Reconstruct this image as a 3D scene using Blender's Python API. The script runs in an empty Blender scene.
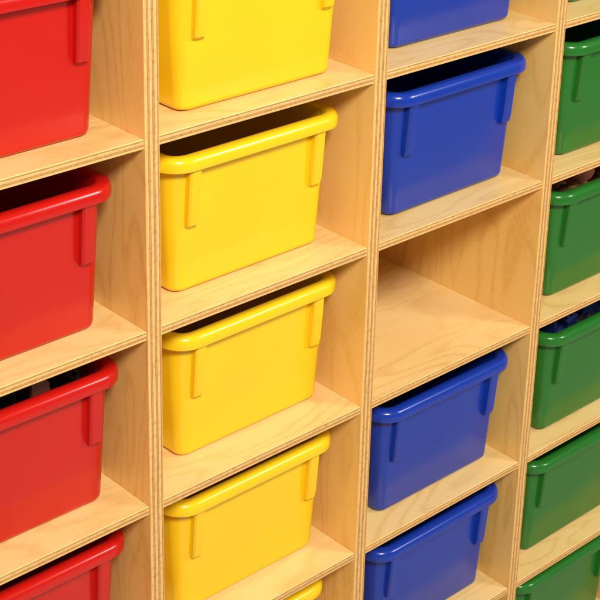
import bpy, bmesh, math, random
from mathutils import Vector, Matrix
random.seed(7)
S=0.17
W=1.4977
TD=0.085      # divider thickness
TS=0.050      # shelf thickness
DEPTH=2.25
scene=bpy.context.scene
scene.view_settings.view_transform='Standard'
scene.view_settings.look='None'
scene.view_settings.exposure=0
COL=scene.collection

# ---------------------------------------------------------------- materials
def newmat(name):
    m=bpy.data.materials.new(name); m.use_nodes=True
    nt=m.node_tree; b=nt.nodes['Principled BSDF']
    return m,nt,b
def math_node(nt,op,a,bv=None,c=None):
    n=nt.nodes.new('ShaderNodeMath'); n.operation=op
    for i,v in enumerate((a,bv,c)):
        if v is None: continue
        if hasattr(v,'links'): nt.links.new(v,n.inputs[i])
        else: n.inputs[i].default_value=v
    return n.outputs[0]
def wood(name,scale,cols):
    m,nt,b=newmat(name); N=nt.nodes; L=nt.links
    tc=N.new('ShaderNodeTexCoord'); oi=N.new('ShaderNodeObjectInfo')
    off=N.new('ShaderNodeVectorMath'); off.operation='ADD'
    rnd=N.new('ShaderNodeCombineXYZ')
    r1=math_node(nt,'MULTIPLY',oi.outputs['Random'],9.0)
    for i in range(3): L.new(r1,rnd.inputs[i])
    L.new(tc.outputs['Object'],off.inputs[0]); L.new(rnd.outputs[0],off.inputs[1])
    mp=N.new('ShaderNodeMapping'); L.new(off.outputs[0],mp.inputs[0]); mp.inputs['Scale'].default_value=scale
    n1=N.new('ShaderNodeTexNoise'); L.new(mp.outputs[0],n1.inputs['Vector']); n1.inputs['Scale'].default_value=0.9; n1.inputs['Detail'].default_value=2; n1.inputs['Distortion'].default_value=0.3
    k=math_node(nt,'MULTIPLY',n1.outputs['Fac'],75.0)
    s=math_node(nt,'SINE',k)
    s=math_node(nt,'MULTIPLY_ADD',s,0.5,0.5)
    s=math_node(nt,'POWER',s,2.5)
    n2=N.new('ShaderNodeTexNoise'); mp2=N.new('ShaderNodeMapping'); L.new(off.outputs[0],mp2.inputs[0])
    mp2.inputs['Scale'].default_value=tuple(v*16 for v in scale); L.new(mp2.outputs[0],n2.inputs['Vector']); n2.inputs['Scale'].default_value=3; n2.inputs['Detail'].default_value=3
    n3=N.new('ShaderNodeTexNoise'); L.new(off.outputs[0],n3.inputs['Vector']); n3.inputs['Scale'].default_value=8; n3.inputs['Detail'].default_value=2
    f=math_node(nt,'MULTIPLY_ADD',s,-0.17,0.15)
    f=math_node(nt,'MULTIPLY_ADD',n2.outputs['Fac'],0.42,f)
    f=math_node(nt,'MULTIPLY_ADD',n3.outputs['Fac'],0.45,f)
    cr=N.new('ShaderNodeValToRGB'); L.new(f,cr.inputs[0])
    e=cr.color_ramp; e.elements[0].position=0.25; e.elements[0].color=(*cols[0],1)
    e.elements[1].position=0.72; e.elements[1].color=(*cols[2],1)
    x=e.elements.new(0.48); x.color=(*cols[1],1)
    v=N.new('ShaderNodeTexVoronoi'); mp3=N.new('ShaderNodeMapping'); L.new(off.outputs[0],mp3.inputs[0]); mp3.inputs['Scale'].default_value=tuple(q*7 for q in scale)
    L.new(mp3.outputs[0],v.inputs['Vector']); v.inputs['Scale'].default_value=4
    fl=math_node(nt,'LESS_THAN',v.outputs['Distance'],0.07)
    # rare knots with a soft halo, outline broken up by noise
    v2=N.new('ShaderNodeTexVoronoi'); L.new(off.outputs[0],v2.inputs['Vector']); v2.inputs['Scale'].default_value=10
    dd=math_node(nt,'MULTIPLY_ADD',n2.outputs['Fac'],0.07,v2.outputs['Distance'])
    kn=N.new('ShaderNodeMapRange'); L.new(dd,kn.inputs[0]); kn.inputs[1].default_value=0.075; kn.inputs[2].default_value=0.125; kn.inputs[3].default_value=1.0; kn.inputs[4].default_value=0.0
    fl=math_node(nt,'MULTIPLY',fl,0.3)
    kk=math_node(nt,'MULTIPLY',kn.outputs[0],0.6)
    fl=math_node(nt,'MAXIMUM',fl,kk)
    mx=N.new('ShaderNodeMix'); mx.data_type='RGBA'; L.new(fl,mx.inputs[0]); L.new(cr.outputs[0],mx.inputs[6]); mx.inputs[7].default_value=(0.40,0.15,0.03,1)
    L.new(mx.outputs[2],b.inputs['Base Color'])
    b.inputs['Roughness'].default_value=0.36
    bp=N.new('ShaderNodeBump'); bp.inputs['Strength'].default_value=0.08; bp.inputs['Distance'].default_value=0.001
    L.new(n2.outputs['Fac'],bp.inputs['Height']); L.new(bp.outputs[0],b.inputs['Normal'])
    return m
def ply(name,axis,thick,plies):
    m,nt,b=newmat(name); N=nt.nodes; L=nt.links
    tc=N.new('ShaderNodeTexCoord'); sp=N.new('ShaderNodeSeparateXYZ')
    L.new(tc.outputs['Object'],sp.inputs[0])
    nz=N.new('ShaderNodeTexNoise'); L.new(tc.outputs['Object'],nz.inputs['Vector']); nz.inputs['Scale'].default_value=9; nz.inputs['Detail'].default_value=3
    w=math_node(nt,'MULTIPLY_ADD',nz.outputs['Fac'],thick*0.12,-thick*0.06)
    c=math_node(nt,'ADD',sp.outputs[axis],w)
    c=math_node(nt,'DIVIDE',c,thick); c=math_node(nt,'ADD',c,0.5)
    c=math_node(nt,'MULTIPLY',c,float(plies)/2.0)
    c=math_node(nt,'FRACT',c)
    cr=N.new('ShaderNodeValToRGB'); L.new(c,cr.inputs[0]); e=cr.color_ramp
    e.elements[0].position=0.0; e.elements[0].color=(0.78,0.47,0.165,1)
    e.elements[1].position=1.0; e.elements[1].color=(0.78,0.47,0.165,1)
    for p,cc in ((0.50,(0.80,0.50,0.185)),(0.57,(0.25,0.09,0.02)),(0.64,(0.56,0.28,0.08)),(0.87,(0.60,0.31,0.095)),(0.94,(0.27,0.10,0.022))):
        q=e.elements.new(p); q.color=(*cc,1)
    n2=N.new('ShaderNodeTexNoise'); L.new(tc.outputs['Object'],n2.inputs['Vector']); n2.inputs['Scale'].default_value=220; n2.inputs['Detail'].default_value=2
    mx=N.new('ShaderNodeMix'); mx.data_type='RGBA'; mx.blend_type='MULTIPLY'; mx.inputs[0].default_value=0.4
    c2=N.new('ShaderNodeValToRGB'); L.new(n2.outputs['Fac'],c2.inputs[0]); c2.color_ramp.elements[0].position=0.35; c2.color_ramp.elements[0].color=(0.6,0.5,0.42,1); c2.color_ramp.elements[1].position=0.5
    L.new(cr.outputs[0],mx.inputs[6]); L.new(c2.outputs[0],mx.inputs[7]); L.new(mx.outputs[2],b.inputs['Base Color'])
    b.inputs['Roughness'].default_value=0.5
    return m
def plastic(name,col,rough=0.21):
    m,nt,b=newmat(name); N=nt.nodes; L=nt.links
    tc=N.new('ShaderNodeTexCoord')
    n=N.new('ShaderNodeTexNoise'); L.new(tc.outputs['Object'],n.inputs['Vector']); n.inputs['Scale'].default_value=9; n.inputs['Detail'].default_value=4
    cr=N.new('ShaderNodeValToRGB'); L.new(n.outputs['Fac'],cr.inputs[0])
    cr.color_ramp.elements[0].position=0.3; cr.color_ramp.elements[0].color=(*[c*0.92 for c in col],1)
    cr.color_ramp.elements[1].position=0.7; cr.color_ramp.elements[1].color=(*col,1)
    L.new(cr.outputs[0],b.inputs['Base Color'])
    r=math_node(nt,'MULTIPLY_ADD',n.outputs['Fac'],0.12,rough-0.06); L.new(r,b.inputs['Roughness'])
    g2=N.new('ShaderNodeTexNoise'); L.new(tc.outputs['Object'],g2.inputs['Vector']); g2.inputs['Scale'].default_value=16; g2.inputs['Detail'].default_value=1
    b2=N.new('ShaderNodeBump'); b2.inputs['Strength'].default_value=0.22; b2.inputs['Distance'].default_value=0.005; L.new(g2.outputs['Fac'],b2.inputs['Height'])
    L.new(b2.outputs[0],b.inputs['Normal'])
    b.inputs['Specular IOR Level'].default_value=0.55
    return m
M_shelf=wood('birch_shelf_face',(3.0,14.0,14.0),((0.72,0.43,0.135),(0.86,0.575,0.22),(0.91,0.645,0.285)))
M_div=wood('birch_divider_face',(14.0,13.0,2.6),((0.67,0.355,0.085),(0.82,0.49,0.14),(0.87,0.555,0.185)))
M_back=wood('birch_back_face',(14.0,14.0,3.0),((0.67,0.355,0.085),(0.82,0.49,0.14),(0.87,0.555,0.185)))
M_pd=ply('plywood_edge_divider',0,TD*S,6)
M_ps=ply('plywood_edge_shelf',2,TS*S,4)
PL={'yellow':plastic('yellow_plastic',(0.93,0.60,0.010)),
    'red':plastic('red_plastic',(0.55,0.0065,0.0045)),
    'blue':plastic('blue_plastic',(0.004,0.037,0.37)),
    'green':plastic('green_plastic',(0.014,0.165,0.020))}

# ---------------------------------------------------------------- helpers
def mkobj(name,me,parent=None,loc=(0,0,0)):
    o=bpy.data.objects.new(name,me); COL.objects.link(o); o.location=loc
    if parent: o.parent=parent
    return o
def board(name,size,loc,parent,mface,medge,bev=0.0007):
    bm=bmesh.new(); bmesh.ops.create_cube(bm,size=1)
    for v in bm.verts: v.co=Vector((v.co.x*size[0],v.co.y*size[1],v.co.z*size[2]))
    for f in bm.faces: f.material_index=1 if f.normal.y<-0.5 else 0
    bmesh.ops.bevel(bm,geom=list(bm.edges),offset=bev,segments=2,affect='EDGES',profile=0.5)
    me=bpy.data.meshes.new(name); bm.to_mesh(me); bm.free()
    me.materials.append(mface); me.materials.append(medge)
    return mkobj(name,me,parent,loc)
def smooth(me,ang=40):
    for p in me.polygons: p.use_smooth=True
    me.set_sharp_from_angle(angle=math.radians(ang))

# ---------------------------------------------------------------- cubby unit
unit=bpy.data.objects.new('cubby_shelf',None); COL.objects.link(unit)
unit.location=(0,0,(-5.0-0.25)*S)
unit['label']='pale birch plywood cubby shelf holding rows of coloured bins'
unit['category']='shelf'
ub=unit.location.z
ZT=1.0+TS/2; ZB=-5.0-TS/2
for u in range(-1,4):
    board('divider',(TD*S,DEPTH*S,(ZT-ZB+0.2)*S),(u*W*S,DEPTH/2*S,((ZT+ZB-0.2)/2)*S-ub),unit,M_div,M_pd)
for u in range(-1,3):
    for v in range(-1,6):
        rec=0.006
        board('shelf',((W-TD)*S-0.0002,(DEPTH-rec-0.002)*S,TS*S),((u+0.5)*W*S,((DEPTH+rec)/2)*S,-v*S-ub),unit,M_shelf,M_ps)
board('back_panel',((4*W+TD)*S,0.006,(ZT-ZB+0.2)*S),(1.0*W*S,DEPTH*S+0.0035,((ZT+ZB-0.2)/2)*S-ub),unit,M_back,M_back)

# ---------------------------------------------------------------- bin meshes
def ring(hx,hy,r,z,n=8):
    pts=[]
    for cxs,cys,a0 in ((1,-1,-90),(1,1,0),(-1,1,90),(-1,-1,180)):
        for i in range(n+1):
            a=math.radians(a0+90*i/n)
            pts.append(Vector((cxs*(hx-r)+r*math.cos(a),cys*(hy-r)+r*math.sin(a),z)))
    return pts
def loft(rings,cap0=True,cap1=True,loop=False):
    bm=bmesh.new(); rr=[[bm.verts.new(p*S) for p in R] for R in rings]
    n=len(rr[0]); m=len(rr)
    for i in range(m if loop else m-1):
        a=rr[i]; b=rr[(i+1)%m]
        for j in range(n): bm.faces.new((a[j],a[(j+1)%n],b[(j+1)%n],b[j]))
    if not loop:
        if cap0: bm.faces.new(list(reversed(rr[0])))
        if cap1: bm.faces.new(rr[-1])
    bmesh.ops.recalc_face_normals(bm,faces=bm.faces)
    return bm
HY=0.93; HB=0.505; HT=0.548; ZR=0.775
def body_mesh():
    R=[]
    for i in range(5):
        a=math.radians(90*i/4); q=0.036
        R.append(ring(HB-q+q*math.sin(a),HY-0.05-q+q*math.sin(a),0.06,q-q*math.cos(a)))
    zt=ZR-0.012
    R.append(ring((HB+HT)/2,HY-0.03,0.08,zt*0.5))
    R.append(ring(HT,HY-0.005,0.10,zt))
    R.append(ring(HT-0.022,HY-0.027,0.08,zt))
    R.append(ring((HB+HT)/2-0.022,HY-0.052,0.065,zt*0.5))
    R.append(ring(HB-0.024,HY-0.074,0.05,0.06))
    R.append(ring(HB-0.06,HY-0.11,0.04,0.024))
    bm=loft(R); me=bpy.data.meshes.new('bin_body'); bm.to_mesh(me); bm.free(); return me
def rim_mesh():
    prof=[(-0.026,ZR-0.085),(-0.026,ZR-0.018),(-0.018,ZR-0.005),(-0.004,ZR),(0.026,ZR),(0.040,ZR-0.005),(0.050,ZR-0.017),(0.055,ZR-0.034),(0.055,ZR-0.062),(0.053,ZR-0.072),(0.046,ZR-0.075),(0.041,ZR-0.064),(0.039,ZR-0.04),(0.030,ZR-0.03),(0.002,ZR-0.028),(0.002,ZR-0.085)]
    R=[ring(HT+o,HY+o,0.10+o*1.0,z) for o,z in prof]
    bm=loft(R,loop=True); me=bpy.data.meshes.new('bin_rim'); bm.to_mesh(me); bm.free(); return me
def rib_mesh():
    bm=bmesh.new(); secs=[]
    for z,w,d in ((ZR-0.04,0.036,0.046),(ZR-0.15,0.036,0.043),(ZR-0.34,0.035,0.040),(ZR-0.385,0.033,0.034),(ZR-0.405,0.028,0.008)):
        t=max(0,min(1,z/(ZR)));y0=-(HY-0.05)-0.045*t
        pts=[(-w,0.02),(-w,-d+0.010),(-w+0.010,-d),(w-0.010,-d),(w,-d+0.010),(w,0.02)]
        secs.append([bm.verts.new(Vector((x,y0+y,z))*S) for x,y in pts])
    for a,b in zip(secs,secs[1:]):
        for j in range(6): bm.faces.new((a[j],a[(j+1)%6],b[(j+1)%6],b[j]))
    bm.faces.new(secs[0]); bm.faces.new(secs[-1]); bmesh.ops.recalc_face_normals(bm,faces=bm.faces)
    me=bpy.data.meshes.new('bin_rib'); bm.to_mesh(me); bm.free(); return me
base={}
for c in PL:
    ms=[body_mesh(),rim_mesh(),rib_mesh()]
    for i,m in enumerate(ms):
        m.materials.append(PL[c]); smooth(m,50 if i<2 else 35)
    base[c]=ms
def make_bin(color,u,v,cx,fy,yaw,label):
    e=bpy.data.objects.new('storage_bin',None); COL.objects.link(e)
    e.empty_display_size=0.05
    e.location=((u*W+cx)*S,(fy+HY)*S,(-v+TS/2)*S+0.0003)
    e.rotation_euler=(0,0,math.radians(yaw))
    e['label']=label; e['category']='storage bin'; e['group']='plastic bins stored in the cubby shelf'
    b,r,g=base[color]
    mkobj('bin_body',b,e); mkobj('bin_rim',r,e)
    for s in (-1,1): mkobj('bin_rib',g,e,(s*0.42*S,0,0))
    return e
lab={'yellow':'bright yellow plastic bin with rolled rim on birch shelf','red':'glossy red plastic bin with rolled rim on birch shelf',
     'blue':'deep blue plastic bin with rolled rim on birch shelf','green':'dark green plastic bin with rolled rim on birch shelf'}
BINS=[('red',-1,0,.80,.14,0),('red',-1,1,.79,.14,.4),('red',-1,2,.825,.16,-.3),('red',-1,3,.84,.16,0),('red',-1,4,.80,.2,.3),
 ('yellow',0,0,.785,.11,.3),('yellow',0,1,.785,.17,.3),('yellow',0,2,.83,.19,.5),('yellow',0,3,.825,.18,0),('yellow',0,4,.80,.18,-.3),('yellow',0,5,.78,.22,0),
 ('blue',1,0,.81,.18,0),('blue',1,1,.815,.155,.5),('blue',1,3,.84,.13,-.2),('blue',1,4,.845,.13,0),('blue',1,5,.78,.2,0),
 ('green',2,0,.84,.16,0),('green',2,1,.835,.13,0),('green',2,2,.84,.13,0),('green',2,3,.84,.09,0),('green',2,4,.84,.13,0),('green',2,5,.83,.15,0)]
bins={}
for c,u,v,cx,fy,yaw in BINS:
    l=lab[c]
    if c=='green' and v==3: l='dark green plastic bin filled with toy blocks'
    if c=='green' and v==2: l='dark green plastic bin holding wooden toys'
    if c=='red' and v==2: l='glossy red plastic bin filled with toy blocks'
    bins[(u,v)]=make_bin(c,u,v,cx,fy,yaw,l)

# ---------------------------------------------------------------- toys inside some bins
def flat(name,col,rough=0.35):
    m,nt,b=newmat(name); n=nt.nodes.new('ShaderNodeTexNoise'); n.inputs['Scale'].default_value=40
    cr=nt.nodes.new('ShaderNodeValToRGB'); nt.links.new(n.outputs['Fac'],cr.inputs[0])
    cr.color_ramp.elements[0].color=(*[c*0.8 for c in col],1); cr.color_ramp.elements[1].color=(*col,1)
    nt.links.new(cr.outputs[0],b.inputs['Base Color']); b.inputs['Roughness'].default_value=rough; return m
TM={'navy':flat('navy_toy',(0.010,0.022,0.11)),'black':flat('black_toy',(0.012,0.011,0.016)),'white':flat('white_toy',(0.65,0.66,0.7)),
    'brown':flat('brown_toy',(0.13,0.035,0.02)),'pink':flat('terracotta_toy',(0.45,0.14,0.09),.5),'sky':flat('light_blue_toy',(0.08,0.26,0.65)),'tan':flat('tan_wood_toy',(0.5,0.27,0.11),.5)}
NAME={'navy':'dark blue','black':'black','white':'white','brown':'brown','pink':'terracotta','sky':'light blue','tan':'tan'}
def brick_mesh(col,sx,sy,sz):
    bm=bmesh.new(); bmesh.ops.create_cube(bm,size=1)
    for v in bm.verts: v.co=Vector((v.co.x*sx,v.co.y*sy,v.co.z*sz))
    bmesh.ops.bevel(bm,geom=list(bm.edges),offset=0.006,segments=2,affect='EDGES')
    nx=2; ny=3
    for i in range(nx):
        for j in range(ny):
            x=(i-(nx-1)/2)*sx/nx; y=(j-(ny-1)/2)*sy/ny
            bmesh.ops.create_cone(bm,cap_ends=True,segments=16,radius1=min(sx/nx,sy/ny)*0.32,radius2=min(sx/nx,sy/ny)*0.30,depth=0.03,matrix=Matrix.Translation((x,y,sz/2+0.014)))
    for v in bm.verts: v.co*=S
    me=bpy.data.meshes.new('toy_brick'); bm.to_mesh(me); bm.free(); me.materials.append(TM[col]); smooth(me,30); return me
def toybase(me,loc,rot,label,cat,name,grp):
    o=mkobj(name,me,None,loc); o.rotation_euler=rot; o['label']=label; o['category']=cat; o['group']=grp; return o
def pile(u,v,colfn,layers,topz,tilt):
    b=bins[(u,v)].location; h=topz/layers
    for L in range(layers):
        for i,x in enumerate((-0.32,0.0,0.32)):
            for j,y in enumerate((-0.66,-0.25)):
                col=colfn(L,i,j)
                me=brick_mesh(col,0.25,0.34,h-0.035)
                jz=random.uniform(0,0.03) if L==layers-1 else 0
                t=tilt if L==layers-1 else 0
                toybase(me,(b.x+x*S,b.y+y*S,b.z+(0.03+h*(L+0.5)-0.012+jz)*S),(random.uniform(-t,t),random.uniform(-t,t),random.uniform(-.12,.12)+t*random.uniform(-1,1)),
                    NAME[col]+' studded toy brick piled in a plastic bin','toy brick','toy_brick','toy bricks piled in a bin')
def small(u,v,z,cols,n):
    b=bins[(u,v)].location
    for k in range(n):
        i=k%5; j=k//5
        col=cols[(k*3+j)%len(cols)]
        me=brick_mesh(col,0.10,0.17,0.075)
        toybase(me,(b.x+(-0.40+i*0.195+random.uniform(-.02,.02))*S,b.y+(-0.76+j*0.22+random.uniform(-.02,.02))*S,b.z+(z+random.uniform(0,.035))*S),
            (random.uniform(-.45,.45),random.uniform(-.45,.45),random.uniform(-1.2,1.2)),NAME[col]+' small studded toy brick on top of a pile','toy brick','toy_brick','toy bricks piled in a bin')
pile(2,3,lambda L,i,j:'black' if (i+j)%2 else 'navy',3,0.66,0.06)
small(2,3,0.755,['navy','black','white','navy','sky','black','navy','brown'],15)
pile(2,2,lambda L,i,j:['brown','tan','brown'][i] if L==2 else 'brown',3,0.60,0.1)
pile(-1,2,lambda L,i,j:'black' if (i+j)%2 else 'brown',3,0.62,0.06)
small(-1,2,0.70,['black','brown','black','navy'],15)
b=bins[(2,2)].location
def ball(col,r,x,y,z,label):
    bm=bmesh.new(); bmesh.ops.create_uvsphere(bm,u_segments=32,v_segments=20,radius=r*S)
    bmesh.ops.scale(bm,vec=(1,1.25,0.95),verts=bm.verts)
    me=bpy.data.meshes.new('toy_egg'); bm.to_mesh(me); bm.free(); me.materials.append(TM[col]); smooth(me,80)
    toybase(me,(b.x+x*S,b.y+y*S,b.z+z*S),(0.1,0.2,0.6),label,'toy egg','toy_egg','toy eggs in a bin')
ball('brown',0.12,-0.35,-0.62,0.765,'brown toy egg resting on bricks in green bin')
ball('pink',0.12,-0.07,-0.66,0.76,'terracotta coloured toy egg resting on bricks in green bin')
ball('brown',0.11,0.20,-0.62,0.75,'brown toy egg resting on bricks in green bin')

# ---------------------------------------------------------------- floor
bm=bmesh.new(); bmesh.ops.create_grid(bm,x_segments=4,y_segments=4,size=4)
me=bpy.data.meshes.new('floor'); bm.to_mesh(me); bm.free()
mf,nt,b=newmat('floor_vinyl'); n=nt.nodes.new('ShaderNodeTexNoise'); n.inputs['Scale'].default_value=30
cr=nt.nodes.new('ShaderNodeValToRGB'); nt.links.new(n.outputs['Fac'],cr.inputs[0]); cr.color_ramp.elements[0].color=(0.45,0.38,0.3,1); cr.color_ramp.elements[1].color=(0.6,0.52,0.42,1)
nt.links.new(cr.outputs[0],b.inputs['Base Color']); b.inputs['Roughness'].default_value=0.5
me.materials.append(mf); fl=mkobj('floor',me,None,(0.2,0,(ZB-0.2)*S-0.001)); fl['kind']='structure'

# ---------------------------------------------------------------- light
w=bpy.data.worlds.new('World'); scene.world=w; w.use_nodes=True
w.node_tree.nodes['Background'].inputs[0].default_value=(1.0,0.90,0.78,1); w.node_tree.nodes['Background'].inputs[1].default_value=0.20
def area(name,loc,target,size,power,col):
    d=bpy.data.lights.new(name,'AREA'); d.shape='SQUARE'; d.size=size; d.energy=power; d.color=col
    o=bpy.data.objects.new(name,d); COL.objects.link(o); o.location=loc
    o.rotation_euler=(Vector(target)-Vector(loc)).to_track_quat('-Z','Y').to_euler(); return o
area('key_light',(-0.75,-1.65,1.45),(0.25,0.1,-0.25),0.42,70,(1.0,0.95,0.86))
area('added_rim_light',(1.5,-1.6,0.9),(0.3,0.1,-0.3),0.5,22,(1.0,0.96,0.90))  # added weak lamp on the right for bin rim highlights, no actual window

# ---------------------------------------------------------------- camera
cd=bpy.data.cameras.new('camera'); cam=bpy.data.objects.new('camera',cd); COL.objects.link(cam); scene.camera=cam
cam.location=(-4.0773*S,-5.4426*S,2.6566*S); cam.rotation_euler=(1.1983,-0.0348,-0.7661)
cd.sensor_width=36; cd.lens=1562.731/600*36
cd.shift_x=(300-352.66)/600; cd.shift_y=-(300-144.917)/600
cd.clip_start=0.01; cd.clip_end=50
